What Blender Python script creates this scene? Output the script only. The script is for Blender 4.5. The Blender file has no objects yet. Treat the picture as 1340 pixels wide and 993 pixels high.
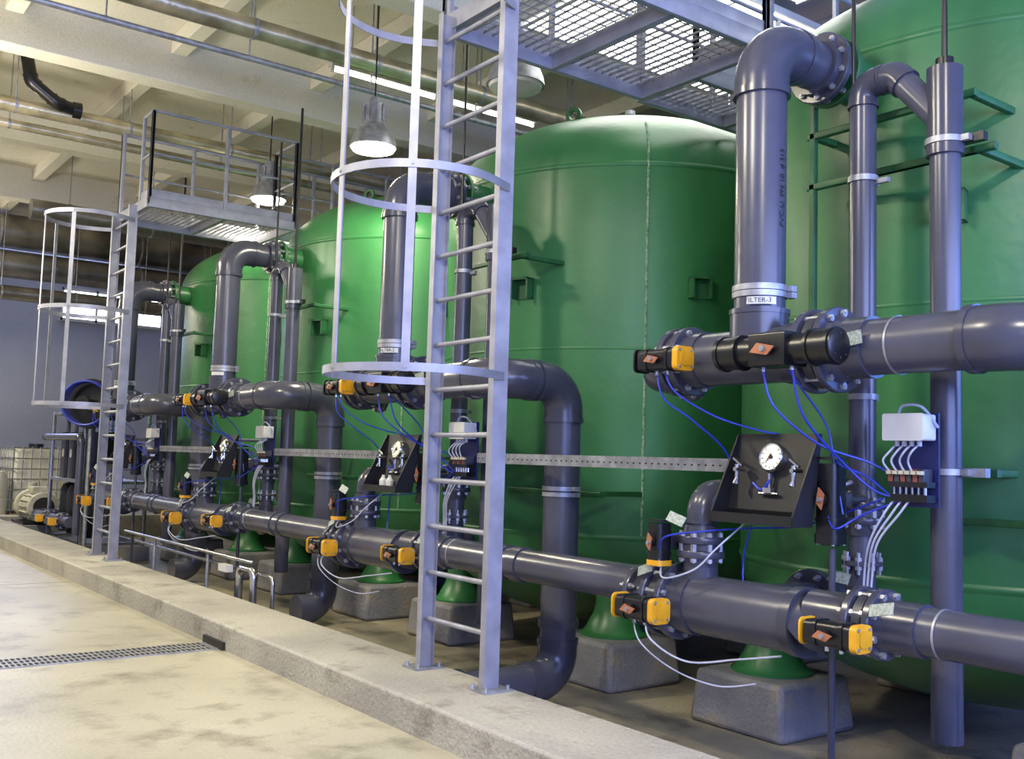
import bpy, math, random
from mathutils import Vector, Matrix
random.seed(4)
V=Vector
sc=bpy.context.scene
sc.view_settings.view_transform='Standard'
# ------------------------------------------------------------------ materials
def mat(name,col,rough=.5,metal=0.,var=.12,scale=3.,bump=0.,bscale=40.,emit=0.,ecol=None,coat=0.,col2=None,stretch=None):
    m=bpy.data.materials.new(name); m.use_nodes=True
    nt=m.node_tree; n=nt.nodes; l=nt.links
    bs=n['Principled BSDF']
    tc=n.new('ShaderNodeTexCoord')
    src=tc.outputs['Object']
    if stretch:
        mp=n.new('ShaderNodeMapping'); mp.inputs['Scale'].default_value=stretch
        l.new(src,mp.inputs['Vector']); src=mp.outputs['Vector']
    no=n.new('ShaderNodeTexNoise'); no.inputs['Scale'].default_value=scale; no.inputs['Detail'].default_value=3
    l.new(src,no.inputs['Vector'])
    cr=n.new('ShaderNodeValToRGB')
    c2=col2 if col2 else tuple(max(0,c*(1-var*1.6)) for c in col)
    c1=tuple(min(1,c*(1+var*.6)) for c in col) if not col2 else col
    cr.color_ramp.elements[0].position=.35; cr.color_ramp.elements[1].position=.68
    cr.color_ramp.elements[0].color=(*c2,1); cr.color_ramp.elements[1].color=(*c1,1)
    l.new(no.outputs['Fac'],cr.inputs['Fac']); l.new(cr.outputs['Color'],bs.inputs['Base Color'])
    bs.inputs['Roughness'].default_value=rough; bs.inputs['Metallic'].default_value=metal
    if coat: bs.inputs['Coat Weight'].default_value=coat; bs.inputs['Coat Roughness'].default_value=.15
    if bump:
        nb=n.new('ShaderNodeTexNoise'); nb.inputs['Scale'].default_value=bscale; nb.inputs['Detail'].default_value=2
        l.new(tc.outputs['Object'],nb.inputs['Vector'])
        bp=n.new('ShaderNodeBump'); bp.inputs['Strength'].default_value=bump; bp.inputs['Distance'].default_value=.02
        l.new(nb.outputs['Fac'],bp.inputs['Height']); l.new(bp.outputs['Normal'],bs.inputs['Normal'])
    if emit:
        bs.inputs['Emission Color'].default_value=(*(ecol or col),1); bs.inputs['Emission Strength'].default_value=emit
    return m
def concrete(name,a,b,stain,rough=.6,sc1=.6,thr=.62,bump=.25):
    m=mat(name,a,rough,0,0,sc1,bump,30,col2=b)
    nt=m.node_tree;n=nt.nodes;l=nt.links;bs=n['Principled BSDF']
    cr=[x for x in n if x.type=='VALTORGB'][0]
    tc=[x for x in n if x.type=='TEX_COORD'][0]
    n2=n.new('ShaderNodeTexNoise'); n2.inputs['Scale'].default_value=2.3; n2.inputs['Detail'].default_value=7; n2.inputs['Roughness'].default_value=.65
    l.new(tc.outputs['Object'],n2.inputs['Vector'])
    c2=n.new('ShaderNodeValToRGB'); c2.color_ramp.elements[0].position=thr-.06; c2.color_ramp.elements[1].position=thr+.14
    l.new(n2.outputs['Fac'],c2.inputs['Fac'])
    mx=n.new('ShaderNodeMixRGB'); mx.inputs['Color2'].default_value=(*stain,1)
    l.new(c2.outputs['Color'],mx.inputs['Fac']); l.new(cr.outputs['Color'],mx.inputs['Color1'])
    n3=n.new('ShaderNodeTexNoise'); n3.inputs['Scale'].default_value=45; n3.inputs['Detail'].default_value=3
    l.new(tc.outputs['Object'],n3.inputs['Vector'])
    mm=n.new('ShaderNodeMixRGB'); mm.blend_type='MULTIPLY'; mm.inputs['Fac'].default_value=.35
    l.new(mx.outputs['Color'],mm.inputs['Color1']); l.new(n3.outputs['Fac'],mm.inputs['Color2'])
    l.new(mm.outputs['Color'],bs.inputs['Base Color'])
    return m
PVC=mat('grey_pvc',(.064,.066,.094),.26,0,.12,2.5)
PVCD=mat('grey_pvc_fitting',(.052,.054,.078),.24,0,.1,3)
GREEN=mat('green_tank_paint',(.03,.165,.05),.38,0,.25,1.1,.2,7,stretch=(1,1,.35))
GREEN2=mat('green_trim_paint',(.02,.115,.035),.45,0,.2,4)
SEAM=mat('weld_seam_chalk',(.36,.46,.32),.8,0,.4,30,col2=(.05,.2,.08))
ALU=mat('galvanized_ladder_steel',(.31,.315,.37),.42,.3,.12,6)
GALV=mat('galvanized_steel',(.36,.37,.4),.42,.55,.2,12)
STEEL=mat('stainless',(.55,.55,.56),.25,1,.08,10)
INSUL=mat('foil_pipe_lagging',(.6,.53,.36),.32,.7,.3,2.5,.35,9)
DUCT=mat('dark_duct_metal',(.3,.28,.25),.35,.8,.3,1.5)
BLACK=mat('black_plastic',(.005,.005,.007),.33,0,.2,8)
PBLK=mat('black_painted_sheet',(.004,.004,.006),.5,0,.2,8)
CI=mat('cast_valve_body',(.04,.042,.055),.4,.1,.2,12)
YEL=mat('yellow_paint',(.7,.34,.01),.4,0,.1,8)
ORG=mat('orange_indicator',(.38,.14,.06),.45,0,.1,8)
WHITE=mat('white_plastic',(.58,.58,.56),.4,0,.05,5)
DIAL=mat('gauge_dial',(.85,.83,.72),.3,0,.04,5)
TAG=mat('tag_label',(.3,.35,.31),.45,0,.25,60)
BLUE=mat('blue_hose',(.012,.03,.36),.35,0,.1,5)
DBLUE=mat('dark_blue_plate',(.01,.014,.09),.4,0,.1,5)
RED=mat('terminal_red',(.2,.05,.04),.5,0,.2,30)
CABLE=mat('white_cable',(.4,.42,.5),.45,0,.08,5)
CEIL=concrete('painted_ceiling',(.87,.83,.7),(.77,.72,.58),(.5,.36,.18),.75,.5,.68,.1)
FLOOR=concrete('concrete_floor_mat',(.52,.49,.37),(.38,.355,.27),(.24,.22,.16),.38,.5,.56,.12)
CURB=concrete('curb_concrete',(.47,.45,.38),(.34,.32,.28),(.17,.15,.12),.75,.9,.6,.6)
PIT=concrete('pit_concrete',(.46,.4,.27),(.27,.24,.18),(.12,.1,.08),.4,1.1,.58,.4)
PED=concrete('pedestal_concrete',(.3,.3,.3),(.18,.18,.2),(.38,.3,.17),.65,1.6,.58,.5)
WALL=concrete('wall_paint',(.48,.51,.63),(.4,.43,.55),(.36,.36,.42),.7,.4,.7,.1)
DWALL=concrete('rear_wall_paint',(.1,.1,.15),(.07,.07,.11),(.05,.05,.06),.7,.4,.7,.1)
LAMP=mat('lamp_glow',(1,.95,.8),.5,emit=16,ecol=(1,.96,.84))
TUBE=mat('tube_glow',(1,.97,.85),.5,emit=9,ecol=(1,.97,.88))
PANEL=mat('panel_glow',(1,.97,.85),.5,emit=6,ecol=(1,.98,.92))
PANE=mat('window_daylight',(.8,.88,1),.3,emit=4.5,ecol=(.78,.88,1))
TANKW=mat('translucent_plastic',(.68,.67,.58),.45,0,.1,2)
BEIGE=mat('beige_motor_paint',(.45,.43,.33),.5,0,.2,6)
WOOD=mat('pallet_wood',(.3,.2,.1),.7,0,.3,8)
ORD=mat('orange_duct',(.45,.2,.04),.5,.3,.3,3)
DARKHOLE=mat('slot_dark',(.02,.018,.015),.9)
# ------------------------------------------------------------------ builder
def perp(d):
    d=d.normalized()
    a=V((0,0,1)) if abs(d.z)<.9 else V((1,0,0))
    u=d.cross(a).normalized(); return u,d.cross(u).normalized()
class B:
    def __init__(s): s.v=[];s.f=[];s.mi=[];s.mats=[]
    def add(s,vs,fs,m):
        if m not in s.mats: s.mats.append(m)
        k=s.mats.index(m); o=len(s.v)
        s.v+= [tuple(x) for x in vs]
        for f in fs: s.f.append([i+o for i in f]); s.mi.append(k)
    def tube(s,pts,r,m,seg=20,cap=True):
        pts=[V(p) for p in pts]; n=len(pts)
        rs=r if isinstance(r,(list,tuple)) else [r]*n
        ts=[]
        for i in range(n):
            a=pts[max(i-1,0)]; b=pts[min(i+1,n-1)]
            if 0<i<n-1: t=(pts[i]-a).normalized()+(b-pts[i]).normalized()
            else: t=b-a
            ts.append(t.normalized() if t.length>1e-9 else (ts[-1] if ts else (pts[-1]-pts[0]).normalized()))
        u,w=perp(ts[0]); vs=[];fs=[]
        for i in range(n):
            if i: 
                q=ts[i-1].rotation_difference(ts[i]); u=q@u
            w=ts[i].cross(u).normalized()
            for k in range(seg):
                a=2*math.pi*k/seg
                vs.append(pts[i]+(u*math.cos(a)+w*math.sin(a))*rs[i])
        for i in range(n-1):
            for k in range(seg):
                k2=(k+1)%seg
                fs.append([i*seg+k,i*seg+k2,(i+1)*seg+k2,(i+1)*seg+k])
        if cap:
            fs.append(list(range(seg))[::-1]); fs.append([(n-1)*seg+k for k in range(seg)])
        s.add(vs,fs,m)
    def cyl(s,p0,p1,r,m,r1=None,seg=24,cap=True):
        s.tube([p0,p1],[r,r if r1 is None else r1],m,seg,cap)
    def box(s,c,sz,m,M=None):
        c=V(c); vs=[]
        for x in(-.5,.5):
            for y in(-.5,.5):
                for z in(-.5,.5):
                    p=V((x*sz[0],y*sz[1],z*sz[2]))
                    if M: p=M@p
                    vs.append(c+p)
        s.add(vs,[[0,1,3,2],[4,6,7,5],[0,4,5,1],[2,3,7,6],[0,2,6,4],[1,5,7,3]],m)
    def b2(s,x0,x1,y0,y1,z0,z1,m): s.box(((x0+x1)/2,(y0+y1)/2,(z0+z1)/2),(x1-x0,y1-y0,z1-z0),m)
    def prism(s,c,ax,up,L,w,h,ch,m):
        """rounded rectangle section extruded along ax"""
        c=V(c);ax=V(ax).normalized();up=V(up).normalized();sd=ax.cross(up)
        pr=[]
        for (sx,sy,a0) in((1,1,0),(-1,1,90),(-1,-1,180),(1,-1,270)):
            for k in range(4):
                a=math.radians(a0+k*30)
                pr.append(((w/2-ch)*sx+ch*math.cos(a),(h/2-ch)*sy+ch*math.sin(a)))
        n=len(pr); vs=[]
        for e in(-.5,.5):
            for (x,y) in pr: vs.append(c+ax*L*e+sd*x+up*y)
        fs=[[k,(k+1)%n,n+(k+1)%n,n+k] for k in range(n)]+[list(range(n))[::-1],list(range(n,2*n))]
        s.add(vs,fs,m)
    def lathe(s,prof,c,m,seg=48,ax=(0,0,1),a0=0,a1=360):
        c=V(c);ax=V(ax).normalized();u,w=perp(ax)
        if abs(ax.z)>.99: u,w=V((1,0,0)),V((0,1,0))
        full=abs(a1-a0)>=360; ns=seg if full else seg+1
        vs=[];fs=[];n=len(prof)
        for (r,z) in prof:
            for k in range(ns):
                a=math.radians(a0+(a1-a0)*k/seg)
                vs.append(c+ax*z+(u*math.cos(a)+w*math.sin(a))*max(r,1e-4))
        for i in range(n-1):
            for k in range(seg):
                k2=(k+1)%ns
                fs.append([i*ns+k,i*ns+k2,(i+1)*ns+k2,(i+1)*ns+k])
        s.add(vs,fs,m)
    def pipe(s,pts,r,R,m,mf=None,seg=28,fit=1.09,cap=True):
        pts=[V(p) for p in pts]; out=[pts[0]]
        for i in range(1,len(pts)-1):
            p=pts[i];u=(pts[i-1]-p).normalized();v=(pts[i+1]-p).normalized()
            if (u+v).length<1e-3: out.append(p); continue
            h=u.angle(v)/2; t=R/math.tan(h); cc=p+(u+v).normalized()*R/math.sin(h)
            a=(p+u*t-cc).normalized();b=(p+v*t-cc).normalized(); arc=[]
            for k in range(11): arc.append(cc+a.slerp(b,k/10).normalized()*R)
            out+=arc
            if mf:
                e=r*.6
                s.tube([arc[0]+u*e]+arc+[arc[-1]+v*e],r*fit,mf,seg)
                for q,dd in((arc[0],u),(arc[-1],v)): s.cyl(q+dd*e*.55,q+dd*e*1.02,r*fit*1.05,mf,seg=seg)
        out.append(pts[-1]); s.tube(out,r,m,seg,cap)
    def flange(s,c,ax,r,t,m,nb=8,rb=None,bm=None,bl=.05):
        c=V(c);ax=V(ax).normalized();u,w=perp(ax)
        s.lathe([(0,-t/2),(r*.97,-t/2),(r,-t/2+t*.15),(r,t/2-t*.15),(r*.97,t/2),(0,t/2)],c,m,36,ax)
        rb=rb or r*.84
        for k in range(nb):
            a=2*math.pi*(k+.5)/nb; p=c+(u*math.cos(a)+w*math.sin(a))*rb
            s.cyl(p-ax*(t/2+bl),p+ax*(t/2+bl),.011,bm or GALV,seg=6)
            s.cyl(p-ax*(t/2+.022),p+ax*(t/2+.022),.021,bm or GALV,seg=6)
    def valve(s,c,ax,r,gap,m=PVCD,nb=8):
        """wafer butterfly valve clamped between two flanges"""
        c=V(c);ax=V(ax).normalized()
        s.flange(c-ax*gap/2,ax,r,.045,m,nb,bl=.02); s.flange(c+ax*gap/2,ax,r,.045,m,nb,bl=.02)
        s.cyl(c-ax*gap*.36,c+ax*gap*.36,r*.8,CI,seg=28)
        s.cyl(c-ax*gap*.2,c+ax*gap*.2,r*.9,CI,seg=28)
        u,w=perp(ax)
        for k in range(nb):
            a=2*math.pi*(k+.5)/nb; p=c+(u*math.cos(a)+w*math.sin(a))*r*.88
            s.cyl(p-ax*(gap/2+.05),p+ax*(gap/2+.05),.012,GALV,seg=8)
        for e in(-1,1):
            s.tube([c+ax*e*(gap/2+.02),c+ax*e*(gap/2+.09)],[r*.8,r*.7],m,28)
    def clamp(s,c,r,m=GALV,w=.035,ear=(1,0,0)):
        c=V(c); s.lathe([(r,-w/2),(r+.012,-w/2),(r+.012,w/2),(r,w/2)],c,m,28)
        e=V(ear); s.box(c+e*(r+.03),(.05,.05,w),m)
    def obj(s,name,loc=(0,0,0),bev=0,parent=None,sharp=35):
        me=bpy.data.meshes.new(name+'_mesh'); me.from_pydata(s.v,[],s.f)
        for m in s.mats: me.materials.append(m)
        me.polygons.foreach_set('material_index',s.mi)
        me.polygons.foreach_set('use_smooth',[True]*len(me.polygons))
        me.update()
        try: me.set_sharp_from_angle(angle=math.radians(sharp))
        except Exception as e: print(e)
        o=bpy.data.objects.new(name,me); o.location=loc
        sc.collection.objects.link(o)
        if bev:
            md=o.modifiers.new('bevel','BEVEL'); md.width=bev; md.segments=2; md.limit_method='ANGLE'
        if parent: o.parent=parent
        return o
def dup(o,loc,name=None):
    q=o.copy(); q.location=loc; q.name=name or o.name.split('.')[0]
    sc.collection.objects.link(q)
    for ch in o.children:
        c=ch.copy(); c.parent=q; sc.collection.objects.link(c)
    return q
def cat(pts,n=8):
    pts=[V(p) for p in pts]; P=[pts[0]]+pts+[pts[-1]]; out=[]
    for i in range(1,len(P)-2):
        a,b,c,d=P[i-1:i+3]
        for k in range(n):
            t=k/n
            out.append(.5*((2*b)+(c-a)*t+(2*a-5*b+4*c-d)*t*t+(3*b-a-3*c+d)*t**3))
    out.append(pts[-1]); return out
# ------------------------------------------------------------------ layout numbers (metres)
TY=[4.0,8.4,12.8,17.2]; TX=7.9; R=2.05
HX=4.88; ZU=2.43; ZL=.88; PITZ=-.28; CT=.22; ZR=4.39; LR=1.8
# ------------------------------------------------------------------ room
def slab(name,x0,x1,y0,y1,z0,z1,m):
    b=B(); b.b2(x0,x1,y0,y1,z0,z1,m); return b.obj(name)
b=B(); b.b2(-4.5,3.8,-4.5,31.5,-.3,0,FLOOR); b.b2(3.8,12.5,24.3,31.5,-.3,0,FLOOR)
b.b2(3.8,12.5,-4.5,24.3,-.6,PITZ,PIT); 
for y in(3.2,14.0,20): b.b2(-4,3.47,y-.004,y+.004,0,.0015,DARKHOLE)
b.b2(.9-.004,.9+.004,-4,31,0,.0015,DARKHOLE)
b.obj('floor')
slab('wall_left',-4.7,-4.5,-4.5,31.5,-.3,7.7,WALL)
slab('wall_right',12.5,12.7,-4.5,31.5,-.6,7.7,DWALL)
slab('wall_front',-4.5,12.5,-4.7,-4.5,-.6,7.7,WALL)
slab('wall_back',-4.5,12.5,31.5,31.7,-.6,7.7,WALL)
slab('ceiling',-4.7,12.7,-4.7,31.7,7.5,7.7,CEIL)
b=B()
for y in(.9,5.3,9.7,14.1,18.5,22.9,27.3):
    b.add([(-4.5,y-.28,7.5),(-4.5,y-.18,6.85),(-4.5,y+.18,6.85),(-4.5,y+.28,7.5),(12.5,y-.28,7.5),(12.5,y-.18,6.85),(12.5,y+.18,6.85),(12.5,y+.28,7.5)],
          [[0,1,5,4],[1,2,6,5],[2,3,7,6]],CEIL)
    for x in[-4+2.1*i for i in range(8)]:
        if y<27: b.b2(x-.11,x+.11,y+.2,y+4.2,7.25,7.5,CEIL)
b.obj('ceiling_beams',bev=.015)
# curb
b=B(); b.b2(3.47,4.22,-4.4,24.3,-.3,CT,CURB); b.b2(4.22,12.4,23.9,24.3,-.3,CT,CURB)
b.obj('concrete_curb',bev=.02)
# floor drain
b=B()
b.b2(-4.4,3.46,8.8,9.16,.001,.008,GALV)
for r_ in range(3):
    yy=8.86+.12*r_
    for i in range(150):
        x=-3.2+i*.044
        b.b2(x,x+.026,yy-.035,yy+.045,.008,.010,DARKHOLE)
b.b2(3.44,3.475,8.72,9.2,.005,.07,DARKHOLE)
b.obj('floor_drain_grate')
# windows in back wall
for i,(x0,x1,z0,z1) in enumerate([(7.0,9.9,5.45,6.35),(7.6,9.6,6.75,7.1),(0,2.8,5.45,6.35)]):
    b=B(); b.b2(x0,x1,31.42,31.47,z0,z1,PANE)
    for k in range(4):
        x=x0+(x1-x0)*k/3; b.b2(x-.03,x+.03,31.36,31.5,z0-.05,z1+.05,WHITE)
    for z in(z0,z1): b.b2(x0-.05,x1+.05,31.36,31.5,z-.04,z+.04,WHITE)
    b.obj('window_%d'%(i+1))
b=B(); b.b2(-4,12,-4.5,-4.45,2.2,5.2,PANE)
for k in range(9): b.b2(-4.03+2*k,-3.97+2*k,-4.5,-4.4,2.1,5.3,WHITE)
for z in(2.2,3.7,5.2): b.b2(-4,12,-4.5,-4.4,z-.04,z+.04,WHITE)
b.obj('window_4')
# ------------------------------------------------------------------ tank
b=B(); prof=[]
for k in range(13):
    a=math.radians(-90+90*k/12); prof.append((R*math.cos(a),1.06+1.02*math.sin(a)))
prof+=[(R,1.06+i*(4.6-1.06)/6) for i in range(1,7)]
DH=.95
for k in range(1,15):
    a=math.radians(90*k/14); prof.append((R*math.cos(a),4.6+DH*math.sin(a)))
b.lathe(prof,(0,0,0),GREEN,96)
for z in(1.06,4.6): b.lathe([(R-.003,z-.03),(R+.007,z-.012),(R+.01,z),(R+.007,z+.012),(R-.003,z+.03)],(0,0,0),GREEN,96)
z=2.83; b.lathe([(R-.003,z-.02),(R+.003,z-.01),(R+.004,z),(R+.003,z+.01),(R-.003,z+.02)],(0,0,0),GREEN,96)
a=math.radians(-128)
sp=[]
for k in range(60):
    z=1.08+k*(4.58-1.08)/59; aa=a+random.uniform(-.0014,.0014)
    sp.append((R*math.cos(aa)+0.001,R*math.sin(aa),z))
for k in range(1,9):
    e=math.radians(k*4); sp.append((R*math.cos(e)*math.cos(a),R*math.cos(e)*math.sin(a),4.6+DH*math.sin(e)))
b.tube(sp,.013,SEAM,6)
for ang in(-162,-114,-66,150,60):
    a=math.radians(ang); n=V((math.cos(a),math.sin(a),0)); t=V((-n.y,n.x,0)); M=Matrix((n,t,(0,0,1))).transposed()
    c=n*(R+.05)+V((0,0,3.42))
    b.box(c+V((0,0,.09)),(.12,.2,.02),GREEN2,M)
    for e in(-.09,.09): b.box(c+t*e,(.12,.02,.2),GREEN2,M)
    b.box(c-n*.045,(.015,.2,.2),GREEN2,M)
for ang in(-135,135,45,-45):
    a=math.radians(ang); p=V((math.cos(a),math.sin(a),0))*LR
    b.lathe([(.17,1.1),(.17,.42),(.19,.34),(.27,.19),(.3,.165),(.32,.16),(.32,.14),(0,.14)],p,GREEN,32)
# top vent
b.cyl((0,.0,5.5),(0,0,5.78),.035,BLACK); b.cyl((0,0,5.54),(0,0,5.59),.12,GREEN); b.cyl((0,0,5.78),(0,0,5.83),.06,GALV)
for ang in(200,70,320):
    a=math.radians(ang); b.lathe([(.09,-.02),(.09,.02),(.05,.02),(.05,-.02),(.09,-.02)],(1.3*math.cos(a),1.3*math.sin(a),5.38),GREEN2,20,ax=(math.cos(a),math.sin(a),0))
# nozzle in to flange
b.cyl((5.5-TX,0,ZR),(6.2-TX,0,ZR),.16,GREEN); b.flange((5.58-TX,0,ZR),(1,0,0),.235,.04,GREEN2,10)
b.cyl((6.25-TX,.5,1.57),(5.72-TX,.5,1.57),.09,GREEN)
def bar(p0,p1,w=.045,m=GREEN2):
    p0=V(p0);p1=V(p1);d=(p1-p0); u=d.normalized(); up=V((0,0,1)) if abs(u.z)<.9 else V((1,0,0))
    b.prism((p0+p1)/2,u,up,d.length,w,w,.006,m)
x=5.62-TX
for z in(1.47,): bar((x+.25,-1.9,z),(x+.25,-.6,z)); bar((x+.25,-.7,z),(x+.6,-.7,z)); bar((x+.25,-1.6,z),(x+1.3,-1.6,z))
bar((x,-1.1,1.76),(x,-.75,1.76)); bar((x,-.95,1.76),(x+.6,-.95,1.76)); bar((x,-1.1,3.65),(x,-.2,3.65)); bar((x,-1.0,3.65),(x+.6,-1.0,3.65))
tank=b.obj('filter_tank',(TX,TY[0],0)); 
for y in TY[1:]: dup(tank,(TX,y,0))
b=B()
for z in(3.65,4.0): bar((x,.2,z),(x,-.98,z))
bar((x,.16,2.6),(x,.16,4.25))
bar((x,.16,4.0),(x+.4,.16,4.0)); bar((x,.16,2.7),(x+.4,.16,2.7)); bar((x,-.95,4.0),(x+.6,-.95,4.0))
b.obj('pipe_support_frame',(TX,TY[0],0))
# pedestals
b=B()
s0,s1,h=.46,.42,.14-PITZ
b.add([(-s0,-s0,0),(s0,-s0,0),(s0,s0,0),(-s0,s0,0),(-s1,-s1,h),(s1,-s1,h),(s1,s1,h),(-s1,s1,h)],[[3,2,1,0],[4,5,6,7],[0,1,5,4],[1,2,6,5],[2,3,7,6],[3,0,4,7]],PED)
ped=None
for y in TY:
    for ang in(-135,135,45,-45):
        a=math.radians(ang); loc=(TX+LR*math.cos(a),y+LR*math.sin(a),PITZ)
        if ped is None: ped=b.obj('concrete_pedestal',loc,bev=.04)
        else: dup(ped,loc)
# ------------------------------------------------------------------ upper manifold + riser + downpipe
def upper(stub):
    b=B()
    # riser
    b.pipe([(HX,0,ZU),(HX,0,ZR),(5.5,0,ZR)],.155,.25,PVC,PVCD,32)
    b.cyl((HX,0,ZU),(HX,0,2.7),.178,PVCD); b.cyl((HX,0,2.68),(HX,0,2.71),.184,PVCD)
    b.clamp((HX,0,2.84),.155,ear=(.6,-.8,0)); b.clamp((HX,0,2.80),.155,ear=(.6,-.8,0))
    b.flange((5.47,0,ZR),(1,0,0),.235,.05,PVCD,10,bl=.03)
    b.cyl((5.38,0,ZR),(5.47,0,ZR),.19,PVCD)
    # label patch
    b.lathe([(.187,2.725),(.187,2.77)],(HX,0,0),WHITE,12,a0=195,a1=250)
    # T body
    b.cyl((HX,.52,ZU),(HX,-.34,ZU),.17,PVC,seg=36)
    b.cyl((HX,.52,ZU),(HX,.40,ZU),.182,PVCD,seg=36); b.cyl((HX,-.24,ZU),(HX,-.36,ZU),.182,PVCD,seg=36)
    b.valve((HX,.60,ZU),(0,1,0),.225,.11)
    b.pipe([(HX,.62,ZU-.06),(HX,.90,ZU-.06),(5.25,.90,ZU-.06)],.115,.13,PVC,PVCD)
    b.flange((5.25,.90,ZU-.06),(1,0,0),.17,.04,PVCD,8,bl=.01)
    b.valve((HX,-.49,ZU),(0,1,0),.245,.15,nb=10)
    b.pipe([(HX,-.5,ZU),(HX,-1.69,ZU),(5.6,-1.69,ZU),(5.6,-1.69,-.09),(5.6-stub,-1.69,-.09)],.155,.25,PVC,PVCD,32)
    b.cyl((HX,-.62,ZU),(HX,-.8,ZU),.172,PVCD); b.lathe([(.156,-.006),(.16,-.006),(.16,.006),(.156,.006)],(HX,-.95,ZU),GALV,32,ax=(0,1,0))
    b.clamp((5.6,-1.69,1.47),.155,ear=(0,-1,0)); b.clamp((5.6,-1.69,1.52),.155,ear=(0,-1,0))
    b.cyl((5.6,-1.69,.35),(5.6,-1.69,.42),.172,PVCD)
    # socket opening at stub end
    xe=5.6-stub
    b.lathe([(.135,.0),(.182,0),(.182,.14),(.155,.14)],(xe-.03,-1.69,-.09),PVCD,32,ax=(1,0,0))
    b.cyl((xe-.012,-1.69,-.09),(xe+.03,-1.69,-.09),.14,DARKHOLE)
    # tag
    M=Matrix.Rotation(math.radians(-8),3,'X')
    b.box((4.70,-.76,ZU+.03),(.006,.15,.075),TAG,M)
    return b
def textchild(parent,s,loc,size,rt=(.6,-.8,0),up=(0,0,1)):
    cu=bpy.data.curves.new('label_text','FONT'); cu.body=s; cu.size=size; cu.align_x='CENTER'; cu.align_y='CENTER'
    o=bpy.data.objects.new('label_text',cu); cu.materials.append(BLACK)
    rt=V(rt); up=V(up); nn=rt.cross(up)
    M=Matrix((rt,up,nn)).transposed().to_4x4(); M.translation=V(loc)
    sc.collection.objects.link(o); o.parent=parent; o.matrix_local=M
for i,y in enumerate(TY):
    if i==0: o=upper(.9).obj('inlet_pipe_manifold',(0,y,0)); base=None
    elif i==1: o=upper(1.1).obj('inlet_pipe_manifold',(0,y,0))
    elif i==2: o=upper(.3).obj('inlet_pipe_manifold',(0,y,0)); keep=o
    else: o=dup(keep,(0,y,0))
    n=V((-.8,-.6,0))
    if i<2:
        textchild(o,'FILTER-%d'%(3-i),V((HX,0,2.747))+n*.193,.042)
        textchild(o,'PVC-U  PN 10  d 315',(HX+.01,-.1575,3.45),.055,(0,0,1),(-1,0,0))
# ------------------------------------------------------------------ lower manifold
b=B(); ZS=ZL+.06
b.cyl((HX,-.5,ZS),(HX,-3.45,ZS),.125,PVC,seg=32)
b.cyl((HX,.55,ZL),(HX,-.36,ZL),.185,PVC,seg=36)
b.cyl((HX,.58,ZL),(HX,.44,ZL),.198,PVCD,seg=36); b.cyl((HX,-.30,ZL),(HX,-.37,ZL),.2,PVCD,seg=36)
b.tube([(HX,-.36,ZL),(HX,-.44,ZS)],[.185,.138],PVCD,32); b.cyl((HX,-.42,ZS),(HX,-.7,ZS),.138,PVCD,seg=32)
b.valve((HX,.68,ZL),(0,1,0),.245,.14,nb=10)
b.cyl((HX,.75,ZL),(HX,.95,ZL),.15,PVCD)
b.flange((HX,.95,ZL),(0,1,0),.2,.04,PVCD,8)
b.valve((HX,-.79,ZS),(0,1,0),.19,.13,nb=8)
b.cyl((HX,-.88,ZS),(HX,-1.1,ZS),.14,PVCD,seg=32); b.lathe([(.126,-.006),(.13,-.006),(.13,.006),(.126,.006)],(HX,-1.2,ZS),GALV,32,ax=(0,1,0))
for yy in(-1.95,-2.15): b.cyl((HX,yy,ZS),(HX,yy+.12,ZS),.137,PVCD,seg=32)
# small upward branch to tank
b.pipe([(HX,.45,ZL),(HX,.45,1.57),(5.85,.45,1.57)],.085,.13,PVC,PVCD)
b.cyl((HX,.45,ZL+.15),(HX,.45,ZL+.24),.11,PVCD)
b.valve((HX,.45,1.24),(0,0,1),.15,.09,nb=8)
# elbow to tank outlet
b.cyl((HX,.1,ZL),(5.9,.1,ZL),.15,PVC)
b.flange((5.55,.1,ZL),(1,0,0),.23,.05,PVCD,8)
# floor prop under manifold
b.cyl((HX+.14,-.43,PITZ),(HX+.14,-.43,1.3),.02,PVCD); b.b2(HX+.07,HX+.21,-.5,-.36,PITZ,PITZ+.015,GALV)
for (p,rot) in(((4.66,.72,ZL+.2),-20),((4.62,.42,1.42),15),((5.2,-.35,1.12),5),((4.66,-.98,ZL+.17),-12)):
    b.box(p,(.006,.14,.065),TAG,Matrix.Rotation(math.radians(rot),3,'X')@Matrix.Rotation(math.radians(25),3,'Y'))
low=b.obj('outlet_pipe_manifold',(0,TY[0],0))
for y in TY[1:]: dup(low,(0,y,0))
# ------------------------------------------------------------------ vent / drain pair
b=B()
AX=5.4
b.pipe([(HX,-.37,.92),(AX,-.37,.92),(AX,-.37,4.15),(AX,-.60,4.15),(AX,-.91,3.78)],.08,.095,PVC,PVCD,24,fit=1.13)
b.cyl((AX,-.91,.27),(AX,-.91,4.0),.085,PVC,seg=28,cap=True)
b.cyl((AX,-.91,.265),(AX,-.91,.28),.07,DARKHOLE)
b.cyl((AX,-.91,3.62),(AX,-.91,4.1),.1,PVCD,seg=28); b.cyl((AX,-.91,4.1),(AX,-.91,4.16),.05,BLACK)
b.cyl((AX,-.91,3.58),(AX,-.91,3.64),.106,PVCD,seg=28)
b.cyl((AX,-.91,4.1),(AX,-.91,6.2),.017,BLACK,seg=10); b.cyl((AX,-.30,4.1),(AX,-.30,5.9),.013,BLACK,seg=10)
b.clamp((AX,-.37,3.55),.08,ear=(1,0,0)); b.clamp((AX,-.91,3.66),.1,ear=(0,-1,0)); b.clamp((AX,-.91,1.76),.085,ear=(0,-1,0))
b.clamp((AX,-.37,2.2),.08,ear=(1,0,0))
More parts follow.
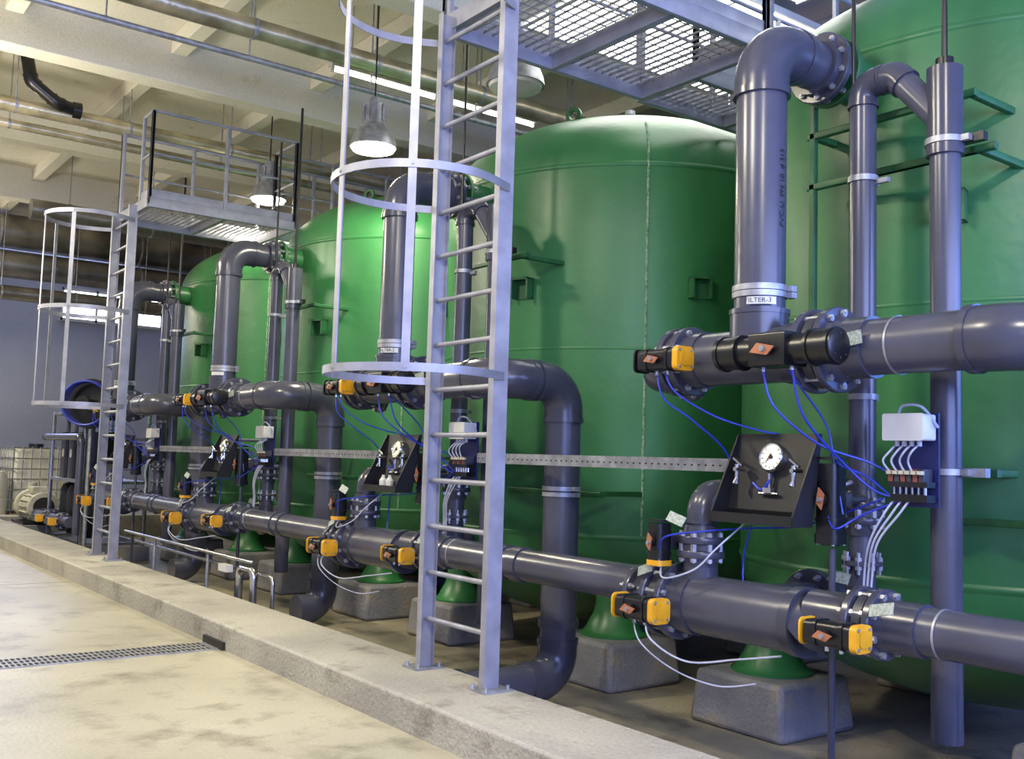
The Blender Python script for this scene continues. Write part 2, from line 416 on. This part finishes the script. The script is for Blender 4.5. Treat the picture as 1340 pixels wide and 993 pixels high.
b.box((AX+.04,-1.06,3.66),(.05,.14,.05),BLACK); b.box((AX+.04,-1.06,1.76),(.05,.14,.05),GALV); b.box((AX+.03,-.45,3.53),(.03,.16,.03),GALV)
b.valve((AX,-.37,1.5),(0,0,1),.135,.09,nb=8); b.flange((AX,-.37,1.2),(0,0,1),.12,.03,PVCD,8)
b.cyl((AX,-.37,1.56),(AX,-.37,1.7),.095,PVCD)
vd=b.obj('vent_drain_pipe',(0,TY[0],0))
for y in TY[1:]: dup(vd,(0,y,0))
# ------------------------------------------------------------------ actuators
def actuator(c,ax,L,w,style,stem):
    b=B(); ax=V(ax); n=V((-1,0,0))
    o=V((0,0,0))
    if style=='big':
        b.tube([o-ax*L*.5,o-ax*L*.49,o-ax*L*.3,o-ax*L*.295,o+ax*L*.295,o+ax*L*.3,o+ax*L*.49,o+ax*L*.5],[w*.40,w*.48,w*.48,w*.42,w*.42,w*.48,w*.48,w*.40],BLACK,28)
        b.prism(o,ax,n,L*.3,w*.95,w*1.0,.015,BLACK)
        for e in(-.3,.3,-.46,.46): b.cyl(o+ax*L*(e-.012),o+ax*L*(e+.012),w*.52,BLACK,seg=28)
        for k in range(8):
            a=k*math.pi/4; u,v2=perp(ax); b.cyl(o+ax*L*.502+(u*math.cos(a)+v2*math.sin(a))*w*.33,o-ax*L*.502+(u*math.cos(a)+v2*math.sin(a))*w*.33,.006,CI,seg=6)
    else:
        b.prism(o,ax,n,L*.8,w*.9,w*.9,w*.2,BLACK)
        for e in(-.22,.22): b.prism(o+ax*L*e,ax,n,.02,w*.98,w*.98,w*.2,BLACK)
        ce,cs=(YEL,YEL) if style=='yy' else (YEL,BLACK) if style=='yk' else (BLACK,BLACK)
        b.prism(o-ax*L*.43,ax,n,L*.11,w*1.0,w*1.0,w*.22,ce); b.prism(o-ax*L*.49,ax,n,L*.03,w*.6,w*.6,w*.18,ce)
        b.prism(o+ax*L*.46,ax,n,L*.03,w*1.0,w*1.0,w*.22,cs)
        sd=ax.cross(n)
        for i in(-1,1):
            for j in(-1,1): b.cyl(o-ax*L*.5+sd*i*w*.34+n*j*w*.34,o-ax*L*.35+sd*i*w*.34+n*j*w*.34,.010,GALV,seg=6)
    # indicator on outward face
    f=o+n*(w*.5)
    b.cyl(f,f+n*.02,w*.2,BLACK,seg=16); b.cyl(f+n*.02,f+n*.045,w*.09,GALV,seg=10)
    sd=ax.cross(n)
    q=w*.42
    vs=[f+n*.021+ax*q*1.1-sd*.2*q,f+n*.021-ax*q*.3-sd*q*.45,f+n*.021-ax*q*.9+sd*q*.1,f+n*.021+ax*q*.5+sd*q*.4]
    vs=[*vs,*[p+n*.01 for p in vs]]
    b.add(vs,[[0,1,2,3],[7,6,5,4],[0,4,5,1],[1,5,6,2],[2,6,7,3],[3,7,4,0]],ORG)
    b.cyl(o-n*w*.4,o-n*stem,.028,CI,seg=14); b.prism(o-n*(w*.5+.03),V((1,0,0)),V((0,0,1)),.07,.09,.09,.01,CI)
    # air fittings
    for e in(-.12,.12):
        b.cyl(V((0,0,-w*.4))+ax*L*e,V((0,0,-w*.4-.035))+ax*L*e,.012,STEEL,seg=8)
    return b
acts=[((4.56,.50,ZU-.02),(0,1,0),.40,.15,'yk',.25),((4.55,-.40,ZU-.02),(0,1,0),.82,.20,'big',.25),
      ((4.50,.60,ZL-.02),(0,1,0),.38,.155,'yy',.3),((4.52,-.80,ZS-.03),(0,1,0),.36,.14,'yy',.3),
      ((4.68,.62,1.26),(0,0,1),.30,.13,'yk2',.2),((5.02,-.42,1.58),(0,0,1),.52,.15,'kk',.3)]
for (c,ax,L,w,st,stem) in acts:
    s2='yk' if st=='yk2' else st
    o=actuator(c,ax,L,w,s2,stem).obj('valve_actuator',(c[0],TY[0]+c[1],c[2]),bev=0)
    for y in TY[1:]: dup(o,(c[0],y+c[1],c[2]))
# ------------------------------------------------------------------ gauge panel
b=B()
def quadplate(pts,th,m):
    a,b_,c,d=[V(p) for p in pts]; n=(b_-a).cross(d-a).normalized()*th
    b.add([a,b_,c,d,a+n,b_+n,c+n,d+n],[[0,1,2,3],[7,6,5,4],[0,4,5,1],[1,5,6,2],[2,6,7,3],[3,7,4,0]],m)
y0,y1=-.37,.22
quadplate([(4.87,y0,1.5),(4.87,y1,1.5),(4.98,y1,1.96),(4.98,y0,1.96)],.012,PBLK)
b.b2(4.74,4.89,y0-.01,y1+.01,1.42,1.435,PBLK); b.b2(4.72,4.735,y0-.01,y1+.01,1.42,1.48,PBLK)
quadplate([(4.87,y0,1.5),(4.87,y1,1.5),(4.89,y1,1.42),(4.89,y0,1.42)],.012,PBLK)
for y in(y0-.005,y1+.005):
    b.add([(4.72,y-.006,1.42),(4.90,y-.006,1.42),(4.99,y-.006,1.96),(4.965,y-.006,1.96),(4.72,y-.006,1.48),
           (4.72,y+.006,1.42),(4.90,y+.006,1.42),(4.99,y+.006,1.96),(4.965,y+.006,1.96),(4.72,y+.006,1.48)],
          [[0,1,2,3,4],[9,8,7,6,5],[0,5,6,1],[1,6,7,2],[2,7,8,3],[3,8,9,4],[4,9,5,0]],PBLK)
g=V((4.925,-.09,1.81)); n=V((-.972,0,.232))
b.lathe([(0,-.02),(.088,-.02),(.09,.03),(.082,.045),(.078,.035)],g,STEEL,32,ax=n); b.lathe([(.08,.034),(0,.034)],g,DIAL,32,ax=n)
b.cyl(g+n*.034,g+n*.045,.012,BLACK,seg=12)
u,w=perp(n)
b.tube([g+n*.04-w*.02,g+n*.04+(u*.6+w*.7)*.055],[.005,.002],RED,6)
for k in range(11):
    a=math.radians(-45+27*k); d=u*math.cos(a)+w*math.sin(a); b.tube([g+n*.036+d*.058,g+n*.036+d*.072],.0022,BLACK,4)
b.tube(cat([(4.9,-.09,1.71),(4.86,-.09,1.66),(4.86,-.04,1.62),(4.86,.02,1.66)]),.008,BLUE,8)
b.cyl((4.88,-.09,1.72),(4.88,-.09,1.60),.014,STEEL,seg=8); b.box((4.87,-.09,1.62),(.04,.06,.03),STEEL); b.cyl((4.87,-.16,1.6),(4.87,-.02,1.6),.009,STEEL,seg=8)
for yt in(.12,-.30):
    c=V((4.9,yt,1.74)); b.cyl(c,c+V((-.09,0,0)),.014,STEEL,seg=10); b.cyl(c+V((-.07,0,.03)),c+V((-.07,0,-.09)),.012,STEEL,seg=10)
    b.box(c+V((-.06,0,.045)),(.02,.08,.012),STEEL,Matrix.Rotation(.6,3,'X')); b.cyl(c+V((-.07,0,-.05)),c+V((-.10,0,-.09)),.01,STEEL,seg=8)
b.cyl((4.97,.0,1.9),(5.45,.0,1.9),.02,GALV); b.cyl((4.95,-.3,1.6),(5.4,-.37,1.7),.015,GALV)
gp=b.obj('gauge_panel',(0,TY[0],0))
for y in TY[1:]: dup(gp,(0,y,0))
b=B(); b.lathe([(0,0),(.035,0),(.037,.01),(.037,.09),(.015,.12),(.015,.14),(0,.14)],(0,0,0),WHITE,16)
bt=b.obj('sample_bottle',(4.80,TY[1]-.02,1.435)); dup(bt,(4.80,TY[1]-.14,1.435))
# ------------------------------------------------------------------ junction box
b=B(); jo=-.05; tz=.17
b.b2(5.2,5.215,-.93+jo,-.66+jo,1.56,2.08,DBLUE)
b.prism((5.13,-.80+jo,2.0),(1,0,0),(0,0,1),.12,.24,.145,.012,WHITE); b.prism((5.065,-.80+jo,2.0),(1,0,0),(0,0,1),.02,.245,.15,.012,WHITE)
for k in range(4): b.cyl((5.12,-.73-.045*k+jo,1.93),(5.12,-.73-.045*k+jo,1.895),.014,CABLE,seg=8)
b.b2(5.1,5.2,-.92+jo,-.68+jo,1.50+tz,1.53+tz,BLACK)
for k in range(6):
    b.b2(5.1,5.19,-.90+.037*k+jo,-.872+.037*k+jo,1.53+tz,1.60+tz,RED if k%2 else CI); b.b2(5.08,5.11,-.90+.037*k+jo,-.872+.037*k+jo,1.57+tz,1.59+tz,BEIGE)
    b.cyl((5.14,-.886+.037*k+jo,1.5+tz),(5.14,-.886+.037*k+jo,1.46+tz),.01,STEEL,seg=8)
b.b2(5.1,5.2,-.92+jo,-.7+jo,1.42+tz,1.46+tz,BLACK)
jb=b.obj('junction_box',(0,TY[0],0))
for y in TY[1:]: dup(jb,(0,y,0))
# ------------------------------------------------------------------ cables
b=B()
def cb(pts,r,m): b.tube(cat(pts),r,m,6)
cb([(4.56,.48,2.33),(4.56,.38,2.2),(4.68,.18,2.06),(4.9,.02,1.98),(5.05,-.1,1.95)],.006,BLUE)
cb([(4.56,.55,2.33),(4.54,.46,2.16),(4.62,.28,2.02),(4.9,.24,1.8),(4.98,.3,1.45),(4.8,.5,1.38)],.006,BLUE)
cb([(4.55,-.3,2.3),(4.6,-.34,2.1),(4.85,-.45,1.9),(5.1,-.62,1.8),(5.14,-.76,1.72)],.007,BLUE)
cb([(4.55,-.5,2.3),(4.65,-.5,2.05),(4.95,-.52,1.82),(5.1,-.66,1.64),(5.14,-.86,1.6)],.007,BLUE)
cb([(4.58,-.45,2.3),(4.75,-.42,2.2),(4.95,-.44,2.0),(5.0,-.46,1.75),(5.02,-.5,1.5)],.006,BLUE)
cb([(5.02,-.42,1.84),(5.0,-.5,1.78),(5.1,-.6,1.72),(5.14,-.75,1.6)],.006,BLUE)
cb([(4.96,-.44,1.5),(4.95,-.5,1.42),(5.05,-.6,1.5),(5.14,-.8,1.6)],.006,BLUE)
cb([(4.68,.62,1.15),(4.6,.5,1.3),(4.75,.3,1.35),(4.9,.1,1.38),(5.1,-.2,1.42),(5.14,-.68,1.6)],.006,BLUE)
cb([(4.95,.1,1.4),(5.0,.2,1.2),(4.98,.18,1.0),(5.0,.1,.8)],.006,BLUE)
for k in range(4):
    yk=-.77-.045*k
    cb([(5.12,yk,1.9),(5.07,yk+.01,1.86),(5.06+.01*k,yk+.04,1.81),(5.1,yk+.02,1.75)],.006,CABLE)
    if k<3: cb([(5.14,yk,1.62),(5.09,yk+.05,1.52),(5.1,-.62-.025*k,1.35),(5.14,-.56-.025*k,1.15),(5.1,-.58-.015*k,.85)],.0065,CABLE)
cb([(5.1,-.80,2.07),(5.1,-.83,2.12),(5.12,-.93,2.11),(5.18,-.99,2.0)],.008,CABLE)
cb([(4.5,.55,.8),(4.42,.42,.7),(4.5,.2,.6),(4.66,-.05,.64),(4.8,-.25,.68)],.006,CABLE)
cb([(4.5,.66,.8),(4.46,.55,.66),(4.55,.35,.52),(4.66,.1,.46),(4.76,-.1,.5)],.005,CABLE)
cb([(4.68,.6,1.13),(4.6,.5,1.05),(4.66,.3,1.12),(4.74,.2,1.25),(4.9,.1,1.42)],.006,CABLE)
cab=b.obj('cable_bundle',(0,TY[0],0))
for y in TY[1:]: dup(cab,(0,y,0))
# ------------------------------------------------------------------ perforated cable tray
b=B()
b.b2(5.2,5.206,.2,3.45,1.72,1.80,GALV); b.b2(5.2,5.25,.2,3.45,1.798,1.804,GALV); b.b2(5.2,5.25,.2,3.45,1.716,1.722,GALV)
for k in range(50): b.b2(5.198,5.2,.25+k*.064,.268+k*.064,1.752,1.762,DARKHOLE)
for yy in(.3,1.0): b.b2(5.2,6.0,yy,yy+.03,1.73,1.76,GALV)
b.b2(5.2,6.2,3.2,3.23,1.73,1.76,GALV)
tr=b.obj('cable_tray',(0,TY[0],0)); dup(tr,(0,TY[1],0)); dup(tr,(0,TY[2],0))
# ------------------------------------------------------------------ caged ladder (origin at right foot, y along curb)
b=B(); W=.84; LX=4.05; PZ=5.15
for y in(0,W):
    b.b2(LX-.06,LX+.06,y-.012,y+.012,CT,PZ,ALU)
    e=.012 if y==0 else -.012
    for xx in(-.06,.054): b.b2(LX+xx,LX+xx+.006,min(y,y+e*4),max(y,y+e*4),CT,PZ,ALU)
    b.b2(LX-.12,LX+.12,y-.1,y+.1,CT,CT+.014,GALV)
    for i in(-1,1):
        for j in(-1,1): b.cyl((LX+.09*i,y+.075*j,CT+.01),(LX+.09*i,y+.075*j,CT+.04),.014,GALV,seg=6)
z=.58
while z<5.1:
    b.cyl((LX,0,z),(LX,W,z),.019,ALU,seg=12); z+=.335
def strap(pts,z,h=.055,t=.008):
    pts=[V((p[0],p[1],0)) for p in pts]; n=len(pts); vs=[];fs=[]
    for i,p in enumerate(pts):
        a=pts[max(0,i-1)];c=pts[min(n-1,i+1)]; d=(c-a).normalized(); nn=V((-d.y,d.x,0))*t/2
        for q in(p+nn,p-nn):
            vs.append(q+V((0,0,z-h/2))); vs.append(q+V((0,0,z+h/2)))
    for i in range(n-1):
        o=i*4;q=o+4
        fs+=[[o,q,q+1,o+1],[o+2,o+3,q+3,q+2],[o+1,q+1,q+3,o+3],[o,o+2,q+2,q]]
    b.add(vs,fs,ALU)
cx,cy,cr=3.6,.42,.6
hp=[(LX+.02,-.02)]+[(cx+cr*math.cos(math.radians(a)),cy+cr*math.sin(math.radians(a))) for a in range(-65,-296,-10)]+[(LX+.02,W+.02)]
for z in(2.32,3.63,4.93):
    strap(hp,z); 
for a in(-125,-180,-235):
    a=math.radians(a); p=V((cx+(cr-.008)*math.cos(a),cy+(cr-.008)*math.sin(a),0)); 
    M=Matrix.Rotation(a,3,'Z'); b.box(p+V((0,0,3.62)),(.008,.055,2.66),ALU,M)
    for z in(2.32,3.63,4.93): b.cyl(p+V((0,0,z)),p+V((math.cos(a),math.sin(a),0))*.02+V((0,0,z)),.01,GALV,seg=6)
LYS=[5.54,14.34]
ld=b.obj('caged_ladder',(0,LYS[0],0)); dup(ld,(0,LYS[1],0))
# ------------------------------------------------------------------ platform
b=B()
def chan(p0,p1,h=.14,w=.06):
    p0=V(p0);p1=V(p1); b.prism((p0+p1)/2,(p1-p0),V((0,0,1)),(p1-p0).length,w,h,.004,ALU)
def grate(x0,x1,y0,y1):
    x=x0
    while x<x1: b.b2(x,x+.006,y0,y1,PZ+.0,PZ+.02,GALV); x+=.085
    y=y0
    while y<y1: b.b2(x0,x1,y,y+.006,PZ+.012,PZ+.02,GALV); y+=.11
xa,xb,xc=4.12,6.25,10.2; ya,yb,yc,yd=-.45,.96,.30,1.0
grate(xa,xb,ya,yb); grate(xb,xc,yc,yd)
for y in(ya,yb): chan((xa,y,PZ-.03),(xb,y,PZ-.03))
for x in(xa,5.2,xb): chan((x,ya,PZ-.03),(x,yb,PZ-.03))
for y in(yc,yd): chan((xb,y,PZ-.03),(xc,y,PZ-.03))
for x in(7.4,8.6,9.8,xc): chan((x,yc,PZ-.03),(x,yd,PZ-.03))
def rail(pts):
    for z in(1.25,.65):
        for i in range(len(pts)-1): b.cyl((*pts[i],PZ+z),(*pts[i+1],PZ+z),.024 if z>1 else .017,ALU,seg=10)
    for i in range(len(pts)-1):
        p0=V((*pts[i],0));p1=V((*pts[i+1],0)); L=(p1-p0).length; n=max(1,round(L/1.1))
        for k in range(n+1):
            q=p0.lerp(p1,k/n); b.prism(q+V((0,0,PZ+.6)),(0,0,1),(1,0,0),1.3,.045,.045,.004,ALU)
        d=(p1-p0).normalized(); b.prism((p0+p1)/2+V((0,0,PZ+.1)),d,V((0,0,1)),L,.006,.12,.001,ALU)
rail([(xa,-.05),(xa,ya),(xb,ya)]); rail([(xb,ya),(xb,yc)]); rail([(xa,.9),(xa,yb),(xb,yb)]); rail([(xb,yd),(xc,yd)]); rail([(xb,yc),(xc,yc)])
pf=b.obj('access_platform',(0,LYS[0],0)); dup(pf,(0,LYS[1],0))
# ------------------------------------------------------------------ ceiling services
def xpipe(name,y,z,r,m,x0=-4.4,x1=12.4,col=True,hang=True):
    b=B(); b.cyl((x0,y,z),(x1,y,z),r,m,seg=20)
    k=x0+.7
    while k<x1:
        if col: b.cyl((k-.02,y,z),(k+.02,y,z),r*1.06,GALV,seg=20)
        if hang: b.cyl((k,y,z),(k,y,7.5),.01,GALV,seg=6)
        k+=1.6
    return b.obj(name)
xpipe('ceiling_pipe',15.7,6.62,.11,INSUL,x1=10)
xpipe('ceiling_pipe',16.1,6.45,.07,INSUL,x1=10)
xpipe('ceiling_pipe',10.9,6.62,.12,INSUL,x1=10)
xpipe('ceiling_pipe',11.0,6.3,.035,GALV,x1=10)
xpipe('ventilation_duct',26.0,6.75,.42,DUCT,x1=10); xpipe('ventilation_duct',25.8,5.95,.32,DUCT,x1=10); xpipe('ventilation_duct',25.2,5.2,.17,DUCT,x1=10)
xpipe('ventilation_duct',21.0,6.3,.2,DUCT,x0=4,x1=10)
b=B(); b.cyl((10.9,-4,6.3),(10.9,31,6.3),.28,ORD,seg=20); b.cyl((10.3,-4,6.0),(10.3,31,6.0),.12,DUCT,seg=20); b.cyl((11.6,-4,5.6),(11.6,31,5.6),.2,STEEL,seg=20)
for y in range(-3,31,3): b.cyl((10.9,y,6.3),(10.9,y+.06,6.3),.3,DUCT,seg=20); b.cyl((10.9,y,6.3),(10.9,y,6.84),.015,GALV,seg=6); b.cyl((10.3,y,6.0),(10.3,y,6.84),.012,GALV,seg=6); b.cyl((11.6,y,5.6),(11.6,y,6.84),.012,GALV,seg=6)
b.obj('service_duct')
b=B(); b.pipe([(2.75,15.5,7.4),(2.85,15.5,6.95),(3.2,15.5,6.72),(3.5,15.6,6.7)],.09,.12,BLACK,BLACK,20); b.cyl((3.44,15.6,6.7),(3.56,15.6,6.7),.12,BLACK)
b.obj('hanging_drain_elbow')
# fluorescent
def fluor(x0,x1,y,z,lit):
    b=B(); b.b2(x0,x1,y-.06,y+.06,z+.03,z+.1,WHITE)
    b.cyl((x0+.05,y,z),(x1-.05,y,z),.022,TUBE if lit else WHITE,seg=12)
    for x in(x0+.03,x1-.03): b.b2(x-.02,x+.02,y-.03,y+.03,z-.03,z+.04,WHITE)
    for x in(x0+.3,x1-.3): b.cyl((x,y,z+.1),(x,y,7.5),.008,GALV,seg=6)
    return b.obj('fluorescent_light')
fluor(5.5,7.1,11.35,6.6,True); fluor(7.2,8.8,11.35,6.6,True)
# glowing panels added above the platform to backlight its grating
for (x0,x1,y0_,y1_,z) in((7.0,10.4,7.2,9.3,6.9),(6.2,9.0,5.75,6.9,6.95)):
    b=B()
    b.b2(x0-.05,x1+.05,y0_-.05,y1_+.05,z+.02,z+.1,WHITE); b.b2(x0,x1,y0_,y1_,z,z+.02,PANEL)
    n_=int((x1-x0)/.6)
    for k in range(n_+1):
        xx=x0+(x1-x0)*k/n_; b.b2(xx-.015,xx+.015,y0_,y1_,z-.03,z,WHITE)
    for xx in(x0+.2,x1-.2): b.cyl((xx,(y0_+y1_)/2,z+.1),(xx,(y0_+y1_)/2,7.5),.012,GALV,seg=6)
    b.obj('grating_backlight')
# lamps
def light(name,typ,loc,e,col,size=.5,rot=(0,0,0),sy=None,spread=None):
    d=bpy.data.lights.new(name,typ); d.energy=e; d.color=col
    if typ=='AREA':
        d.size=size
        if sy: d.shape='RECTANGLE'; d.size_y=sy
        else: d.shape='DISK'
        if spread: d.spread=spread
    else: d.shadow_soft_size=size
    o=bpy.data.objects.new(name,d); o.location=loc; o.rotation_euler=rot; sc.collection.objects.link(o); return o
def highbay(loc,e,col,lit=True):
    b=B(); 
    b.lathe([(.0,.62),(.07,.62),(.08,.56),(.12,.54),(.13,.3),(.15,.26),(.22,.2),(.27,.08),(.285,0),(.27,0),(.2,.15),(.0,.2)],(0,0,0),GALV,32)
    for k in range(10):
        a=k*math.pi/5; b.box((.13*math.cos(a),.13*math.sin(a),.42),(.04,.008,.2),GALV,Matrix.Rotation(a,3,'Z'))
    b.lathe([(.265,.01),(.25,-.03),(.15,-.06),(0,-.07)],(0,0,0),LAMP if lit else WHITE,32)
    b.cyl((0,0,.62),(0,0,7.5-loc[2]),.01,BLACK,seg=6)
    o=b.obj('pendant_lamp',loc)
    if lit:
        l=light('lamp_light','AREA',(0,0,-.09),e,col,.5); l.parent=o
WARM=(1,.9,.66)
highbay((5.75,10.6,5.45),130,WARM); highbay((6.3,15.0,5.75),130,WARM); highbay((5.65,7.62,5.35),0,WARM,False)
for y in(-.5,7.5,15.5,24): highbay((.6,y,6.0),360,WARM)
highbay((9.0,2.6,6.5),70,(.85,.92,1))
# bare fill points added to brighten the ceiling, no fixtures
for y in(4,14,24): light('ceiling_fill','POINT',(1.2,y,5.2),360,(1,.93,.76),.4)
# daylight through front windows
light('daylight_window','AREA',(4.5,-4.3,3.2),1350,(.12,.22,1),14,(math.radians(90),0,0),3)
light('blue_fill_side','AREA',(12.0,-1.0,3.5),380,(.12,.3,1),4,(math.radians(90),0,math.radians(60)),3)  # extra blue fill added from the right, no window on that side
light('daylight_far','AREA',(6,31.2,5.6),260,(.4,.5,1),6,(math.radians(-90),0,0),1.5)
# ------------------------------------------------------------------ far equipment
# IBC tote
b=B(); 
b.prism((0,0,.85),(0,0,1),(1,0,0),1.35,1.25,1.25,.12,TANKW); b.lathe([(.16,1.52),(.16,1.62),(0,1.63)],(0,0,0),BLACK,20)
for k in range(7):
    z=.2+k*.22
    for (p,q) in(((-.66,-.66),(.66,-.66)),((.66,-.66),(.66,.66)),((.66,.66),(-.66,.66)),((-.66,.66),(-.66,-.66))): b.cyl((*p,z),(*q,z),.014,STEEL,seg=6)
for k in range(8):
    t=-.66+k*1.32/7
    for (x,y) in((t,-.66),(t,.66),(-.66,t),(.66,t)): b.cyl((x,y,.14),(x,y,1.55),.014,STEEL,seg=6)
for yy in(-.55,0,.55): b.b2(-.68,.68,yy-.06,yy+.06,0,.1,WOOD)
b.b2(-.68,.68,-.68,.68,.1,.14,WOOD)
o=b.obj('ibc_tote',(5.55,26.6,0)); o.rotation_euler=(0,0,.1); o.scale=(1.05,1.05,1.1)
b=B(); b.lathe([(0,0),(.36,0),(.38,.05),(.38,.5),(.37,.52),(.38,.54),(.38,.95),(.3,1.12),(.1,1.15),(0,1.15)],(0,0,0),TANKW,28); b.cyl((.15,0,1.12),(.15,0,1.2),.05,BLACK)
b.obj('plastic_drum',(4.45,25.8,0))
# motor pump
b=B(); b.b2(-.5,.5,-.7,.7,0,.45,PED)
b.b2(-.35,.35,-.55,.55,.45,.5,BLACK)
b.cyl((0,-.5,.8),(0,.35,.8),.27,BEIGE,seg=24)
for k in range(16):
    a=k*math.pi/8; b.box((.28*math.cos(a),-.05,.8+.28*math.sin(a)),(.06,.7,.01),BEIGE,Matrix.Rotation(-a,3,'Y'))
b.cyl((0,-.62,.8),(0,-.5,.8),.29,BEIGE,seg=24); b.cyl((0,-.64,.8),(0,-.62,.8),.2,DARKHOLE,seg=24); b.cyl((0,.35,.8),(0,.6,.8),.32,BEIGE,seg=24); b.prism((0,-.1,1.12),(0,1,0),(0,0,1),.35,.3,.14,.02,BEIGE)
b.cyl((0,.5,.8),(0,.5,1.25),.09,BEIGE)
b.obj('motor_pump',(4.75,22.35,PITZ))
# dosing skid
b=B()
for x in(0,1.1):
    for y in(0,2.4): b.prism((x,y,1.35),(0,0,1),(1,0,0),2.7,.06,.06,.005,STEEL)
for z in(.3,1.4,2.65):
    for x in(0,1.1): b.prism((x,1.2,z),(0,1,0),(0,0,1),2.4,.05,.05,.005,STEEL)
    for y in(0,2.4): b.prism((.55,y,z),(1,0,0),(0,0,1),1.1,.05,.05,.005,STEEL)
b.b2(0,1.1,0,2.4,1.38,1.42,GALV)
for k in range(4):
    y=.3+.6*k
    b.lathe([(0,0),(.17,0),(.18,.05),(.18,.8),(.13,.9),(.06,.92),(0,.92)],(.3,y,.4),BLACK,20); b.cyl((.3,y,1.3),(.3,y,1.7),.05,BLUE if k%2 else PVC)
    b.prism((.35,y,1.85),(0,0,1),(1,0,0),.9,.4,.45,.03,BLACK); b.cyl((.14,y,1.9),(.12,y,1.9),.08,DIAL)
    b.cyl((.2,y,2.3),(.2,y,2.65),.035,PVC)
b.pipe([(-.15,-.3,.5),(-.15,-.3,2.2),(-.15,2.5,2.2),(.2,2.5,2.2)],.06,.12,PVC,PVCD); b.pipe([(-.2,-.1,.7),(-.2,2.6,.7),(.5,2.6,.7)],.09,.15,PVC,PVCD)
for y in(.4,1.4): b.valve((-.2,y,.7),(0,1,0),.15,.1); b.prism((-.42,y,.7),(0,1,0),(0,0,1),.3,.12,.12,.02,BLACK); b.prism((-.42,y-.17,.7),(0,1,0),(0,0,1),.06,.13,.13,.02,YEL)
b.b2(-.1,1.2,-.1,2.5,0,.25,PED)
b.obj('dosing_skid',(4.75,18.9,PITZ))
b=B()
for k in range(5): b.lathe([(.38+.02*math.cos(t*math.pi/4),.02*math.sin(t*math.pi/4)) for t in range(9)],(k*.045-.1,0,0),DBLUE if k%2 else BLUE,32,ax=(1,.15,0))
b.cyl((-.2,0,0),(.25,0,0),.12,BLACK); b.lathe([(.1,0),(.44,0),(.44,.02),(.1,.02)],(.16,0,0),BLACK,28,ax=(1,0,0)); b.cyl((.2,0,-.0),(.2,0,-2.4),.035,GALV)
b.cyl((.2,0,-2.7),(.2,0,-2.73),.2,GALV); b.cyl((.2,0,-2.4),(.2,0,-2.72),.035,GALV)
b.obj('hose_reel',(4.6,18.35,2.5)).rotation_euler=(0,0,.9)
# stainless sample lines near far sets
b=B(); b.pipe([(4.45,10.5,.55),(4.45,15.2,.55)],.022,.08,STEEL,None,12); b.pipe([(4.55,10.2,PITZ),(4.55,10.2,.42),(4.55,15.0,.42)],.022,.08,STEEL,None,12)
b.pipe([(4.5,10.6,.1),(4.5,10.6,.45),(4.5,11.0,.45),(4.5,11.0,PITZ)],.04,.08,STEEL,STEEL,16); b.box((4.45,11.3,.42),(.08,.25,.08),WHITE)
for y in(12.,14.): b.cyl((4.5,y,PITZ),(4.5,y,.55),.02,GALV,seg=8)
b.obj('stainless_sample_line')
# ------------------------------------------------------------------ world + camera
w=bpy.data.worlds.new('world'); sc.world=w; w.use_nodes=True
w.node_tree.nodes['Background'].inputs[0].default_value=(.4,.5,.8,1); w.node_tree.nodes['Background'].inputs[1].default_value=.3
cd=bpy.data.cameras.new('camera'); cam=bpy.data.objects.new('camera',cd); sc.collection.objects.link(cam); sc.camera=cam
cd.sensor_width=36; cd.lens=36*1320/1340; cd.clip_end=100; cd.clip_start=.05
yaw=math.atan(990/1320); p=math.radians(4.5); rho=.03
h=V((math.sin(yaw),math.cos(yaw),0)); r0=V((math.cos(yaw),-math.sin(yaw),0)); zz=V((0,0,1))
f=h*math.cos(p)+zz*math.sin(p); u=-h*math.sin(p)+zz*math.cos(p)
cr_=r0*math.cos(rho)+u*math.sin(rho); cu_=-r0*math.sin(rho)+u*math.cos(rho)
M=Matrix((cr_,cu_,-f)).transposed().to_4x4(); M.translation=V((0,0,1.76)); cam.matrix_world=M
